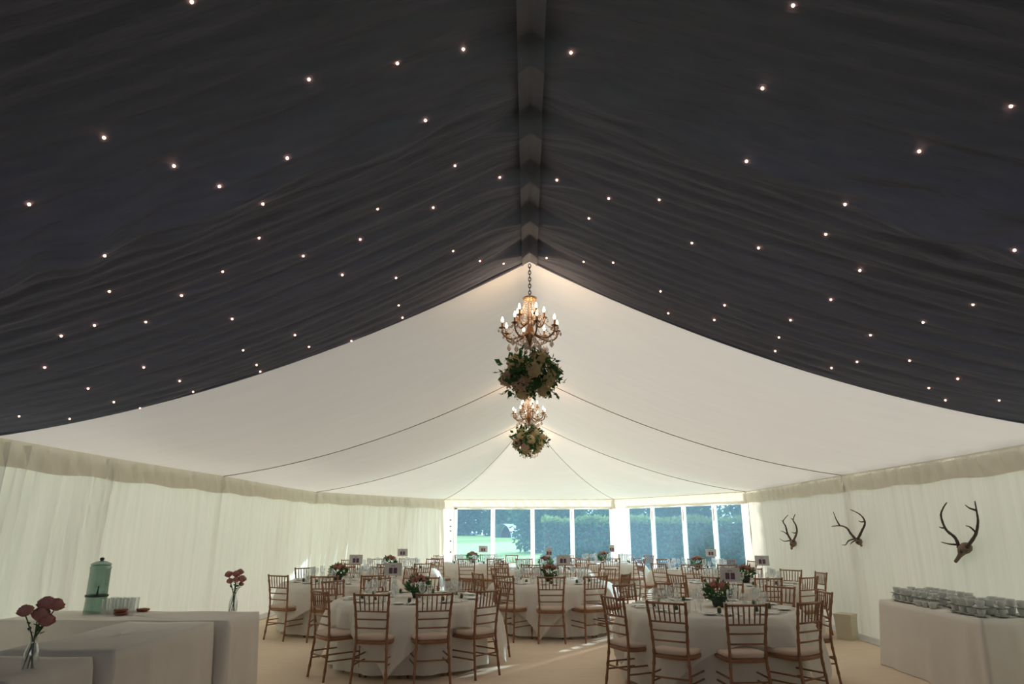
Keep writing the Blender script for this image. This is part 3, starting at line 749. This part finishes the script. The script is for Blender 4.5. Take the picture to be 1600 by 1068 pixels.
# drinks dispenser
dp = at_z(148, 951, HB); dp.y = min(dp.y, 7.03); dp = at_y(148, 951, dp.y)
ds = thing('drinks_dispenser', 'sea green glass drinks dispenser with lid and tap on the bar', 'dispenser', (dp.x, dp.y, HB + .004))
MB().lathe([(.098, 0), (.10, .01), (.094, .06), (.092, .135), (.098, .145), (.098, .152)], 28, caps=False).build('glass_stand', M_green, ds)
MB().lathe([(.09, .152), (.094, .16), (.092, .25), (.092, .40), (.096, .425), (.09, .438), (.080, .445)], 28).build('jar', M_green, ds)
MB().lathe([(.096, .150), (.104, .155), (.104, .166), (.096, .17)], 28, caps=False).build('metal_ring', M_pot, ds)
ld_ = MB().lathe([(.092, .445), (.094, .452), (.085, .462), (.05, .478), (.018, .486), (.012, .49)], 24).build('lid', M_green, ds)
MB().lathe([(.012, .488), (.02, .496), (.021, .508), (.012, .516), (.002, .518)], 14).build('knob', M_pot, ld_)
tp = MB().tube([(.05, -.08, .20), (.066, -.105, .20), (.075, -.12, .195), (.077, -.124, .172)], .010, 8).build('tap', M_pot, ds)
MB().tube([(.067, -.108, .205), (.074, -.116, .235), (.085, -.13, .252)], [.007, .006, .008], 8).build('tap_lever', M_pot, tp)
hi_me = MB().lathe([(.001, .008), (.028, .008), (.03, 0), (.032, .06), (.034, .14)], 16, caps=False).mesh('highball_glass', M_glass)
for r in range(3):
    for k in range(4):
        p = at_z(160 + k * 9.5, 955 - r * 2.4, HB)
        tag(link('highball_glass', hi_me, None, (dp.x + .150 + k * .072, dp.y - .09 + r * .072, HB + .004)), 'clear highball glass grouped beside the green drinks dispenser', 'glass', 'glasses beside the dispenser')
for px, py, st, lab in ((188, 959, 2, 'double-stacked terracotta snack bowl beside the glasses on the bar'), (223, 953, 1, 'single low terracotta snack bowl alone on the bar')):
    p = at_z(px, py + 2.5, HB); b = thing('snack_bowl', lab, 'bowl', (p.x, p.y, HB + .004))
    for k in range(st): MB().lathe([(.035, .028 * k), (.06, .028 * k + .012), (.062, .028 * k + .026), (.055, .028 * k + .024), (.001, .028 * k + .016)], 18).build('bowl', M_terra, b)
    nb = MB()
    for k in range(26): 
        a = rnd(0, 6.28); r = .045 * math.sqrt(random.random()); nb.ball((r * math.cos(a), r * math.sin(a), .028 * (st - 1) + .025), .009, 6, 4, (1, .7, .7))
    tag(nb.build('nuts', M_nuts, b), kind='stuff')
def rose_vase(loc, label, heads, lean):
    v = thing('rose_vase', label, 'flowers', loc)
    MB().lathe([(.034, .0), (.04, .004), (.042, .05), (.038, .10), (.022, .145), (.018, .165), (.022, .18)], 18, caps=False).build('glass_bottle', M_glass, v)
    for i, (x, z, y, r) in enumerate(heads):
        st = MB().tube(bez([((hsh(i) - .5) * .05, (hsh(i, 2) - .5) * .05, .006), ((hsh(i, 4) - .5) * .02, 0, .14), (x * .6, y * .6, .14 + (z - .14) * .6), (x, y, z - r * .5)], 5), .0035, 6).build('stem', M_stem, v)
        lf = MB()
        for q in range(2): lf.leaf(Vector((x * .5, y * .5, .15 + (z - .15) * (.35 + .2 * q))), Vector((math.cos(i * 2 + q * 3), math.sin(i * 2 + q * 3), .5)), Vector((0, 0, 1)), .045, .026)
        lf.build('leaf', M_leaf, st, False)
        h = MB(); ax = Vector((x * 1.2, y * 1.2, .25)).normalized() if i else Vector((0, -.2, 1)).normalized(); s1 = ax.orthogonal().normalized(); s2 = ax.cross(s1); c = Vector((x, y, z))
        for ring, (R, top, n, flare) in enumerate(((.45, 2.75, 3, 0), (.65, 2.5, 4, .05), (.82, 2.15, 5, .12), (1.0, 1.85, 5, .22), (1.08, 1.5, 5, .3))):
            for k in range(n):
                a = 2 * PI * (k + .37 * ring) / n
                def pf(u, vv):
                    aa = a + (u - .5) * 2 * PI / n * 1.4; ph = .15 + (top - .15) * vv * (1 - .10 * (2 * u - 1) ** 2)
                    rr2 = r * R * math.sin(ph) + r * flare * max(0, vv - .7) * 2 + r * .04 * math.sin(ring * 3 + k)
                    p = c + (s1 * math.cos(aa) + s2 * math.sin(aa)) * rr2 - ax * (r * math.cos(ph) * (.7 + .3 * R)); return tuple(p)
                h.grid(pf, 5, 6)
        h.build('rose', M_rose, v)
    return v
p = at_z(365, 955, HB)
rose_vase((p.x, p.y - .03, HB + .004), 'glass bottle of pale pink roses at the corner of the bar', [(0, .36, 0, .034), (-.085, .355, .02, .034), (.075, .315, -.02, .036), (-.04, .295, -.04, .03), (.02, .375, .05, .032), (.05, .26, .03, .024), (.03, .31, -.05, .03)], 0)
p = at_z(36, 1046, HB)
rose_vase((p.x, p.y + .05, HB - .008), 'glass bottle of dark roses on the shadowed bar table', [(.04, .375, 0, .045), (-.10, .33, .02, .038), (.085, .365, .03, .04), (.085, .285, -.04, .04), (.05, .32, -.05, .042), (-.02, .28, .03, .014)], 0)

# coffee tables with cups
HT = .755
draped('cups', 'taupe linen cloth over the table of coffee cups', 4.62, 8.12, .30, .98, HT, 4, M_linen)
draped('cups', 'taupe linen cloth over the bare table beside the cups table', 4.70, 5.75, .26, .60, HT - .02, 5, M_linen)
cup_me = MB().lathe([(.001, .006), (.024, .006), (.026, 0), (.030, .012), (.040, .045), (.042, .066), (.0395, .066), (.036, .04), (.02, .012), (.001, .012)], 18, caps=False).mesh('cup_body', M_china)
han_me = MB().tube(bez([(.038, 0, .055), (.058, 0, .052), (.06, 0, .032), (.034, 0, .022)], 4), .0045, 6).mesh('handle', M_china)
sau_me = MB().lathe([(.001, .003), (.03, .003), (.034, 0), (.05, .006), (.074, .016), (.075, .018), (.045, .010), (.001, .007)], 20, caps=False).mesh('saucer', M_china)
def cup(loc, rz, label, group):
    c = thing('coffee_cup', label, 'cup', loc, rz, group); link('cup_body', cup_me, c); link('handle', han_me, c)
def cluster(rows, cols, y0, y1, lab, grp):
    for i in range(rows):
        for k in range(cols):
            x = 4.43 + .40 * k / (cols - 1); y = y0 + (y1 - y0) * (i + .5) / rows + .05 * (hsh(i, k) - .5); z = HT + .006
            hts = 2 if hsh(i * 5 + k, 9) > .12 else 3
            for q in range(2):
                tag(link('saucer', sau_me, None, (x, y, z)), 'white saucer ' + lab, 'saucer', 'saucers ' + grp); z += .009
                cup((x, y, z), rnd(0, 6.28), 'white coffee cup on a saucer ' + lab, 'cups ' + grp); z += .067
cluster(6, 3, 8.98, 8.02, 'in the stacks by the three loose cups', 'in the stacks by the loose cups')
cluster(4, 3, 7.82, 7.20, 'stacked at the shadowed end of the table', 'in the stacks at the shadowed end')
for k in range(3): cup((4.345 + .005 * k, 8.26 - .13 * k, HT + .005), 2 + k, 'loose white cup without saucer at the edge of the cups table', 'loose cups')

# ------------------------------------------------------------------ antlers on the right-hand wall
def antlers(label, skull, sr, beams, tines, to_px, snout):
    def W(q, pr): x, y = to_px(*q); return at_x(x, y, HW - pr)
    b = W(skull, .05); t = thing('mounted_antlers', label, 'antlers', b)
    def poly(pts, p0, p1):
        n = len(pts); return [W(q, p0 + (p1 - p0) * math.sin(PI / 2 * i / (n - 1))) - b for i, q in enumerate(pts)]
    for bm, ts in zip(beams, tines):
        mb = MB(); P = bez(poly(bm, .07, .17), 6); n = len(P)
        mb.tube(P, [.021 * (1 - .72 * i / (n - 1)) * (1 + .08 * math.sin(i * 2.1)) for i in range(n)], 8)
        mb.ball(P[0], .028, 8, 5)
        for tn in ts:
            near = min(range(n), key=lambda i: ((Vector(to_px(*tn[0])) - Vector(proj(P[i] + b))).length)); pr0 = HW - (P[near] + b).x
            Q = bez([P[near]] + [W(q, pr0 + .05 * (i + 1)) - b for i, q in enumerate(tn[1:])], 5); k = len(Q)
            mb.tube(Q, [.0135 * (1 - .75 * i / (k - 1)) for i in range(k)], 7)
        mb.build('antler', M_antler, t)
    S = [W(q, .055) - b for q in snout]
    mb = MB().tube(bez(S, 4), [sr * f for f in [.75, .95, 1.05, 1.0, .95, .85, .75, .6, .45, .40, .35, .34, .3][:len(bez(S, 4))]] + [sr * .3] * max(0, len(bez(S, 4)) - 13), 10)
    mb.build('skull', M_bone, t)
    MB().ball(tuple(W((skull[0] + snout[0][0] * 0 - 8, skull[1] - 2), .10) - b), sr * .35, 8, 5).build('eye_socket', M_chain, t)
c5 = lambda x, y: (1240 + x / 3.256, 740 + y / 3.256)
c4 = lambda x, y: (940 + x / 3.708, 780 + y / 3.708)
antlers('dark antlers on a skull, hung above the coffee cups', (862, 395), .060,
        [[(842, 372), (822, 325), (775, 282), (750, 215), (760, 175), (779, 146)], [(885, 368), (925, 310), (938, 245), (932, 195), (922, 138)]],
        [[[(835, 360), (790, 356), (750, 346)], [(768, 278), (755, 275), (740, 268)]], [[(918, 292), (900, 272), (876, 263)], [(928, 190), (895, 174), (872, 157)]]], c5,
        [(890, 370), (862, 385), (848, 412), (824, 446)])
antlers('wide-spreading dark antlers hung on the marquee post', (333, 350), .05,
        [[(322, 338), (292, 305), (270, 275), (235, 263), (193, 267)], [(326, 332), (347, 290), (363, 247), (340, 208), (289, 181)]],
        [[[(235, 262), (215, 228), (202, 192)], [(310, 335), (280, 340), (265, 360), (246, 361)]], [[(358, 243), (345, 244), (330, 238)], [(322, 336), (300, 346), (287, 358)]]], c5,
        [(328, 338), (335, 348), (340, 356), (346, 366)])
antlers('upright many-pointed antlers on a pale skull nearest the angled window', (1106, 262), .062,
        [[(1100, 240), (1078, 200), (1066, 155), (1052, 125), (1080, 90)], [(1112, 238), (1131, 190), (1126, 150), (1110, 118), (1121, 86)]],
        [[[(1082, 210), (1060, 190), (1038, 181)], [(1092, 236), (1058, 241), (1031, 225)], [(1056, 132), (1050, 126), (1041, 121)]], [[(1128, 192), (1115, 194), (1101, 188)], [(1113, 120), (1105, 114), (1096, 108)]]], c4,
        [(1112, 242), (1108, 258), (1104, 268), (1100, 286)])
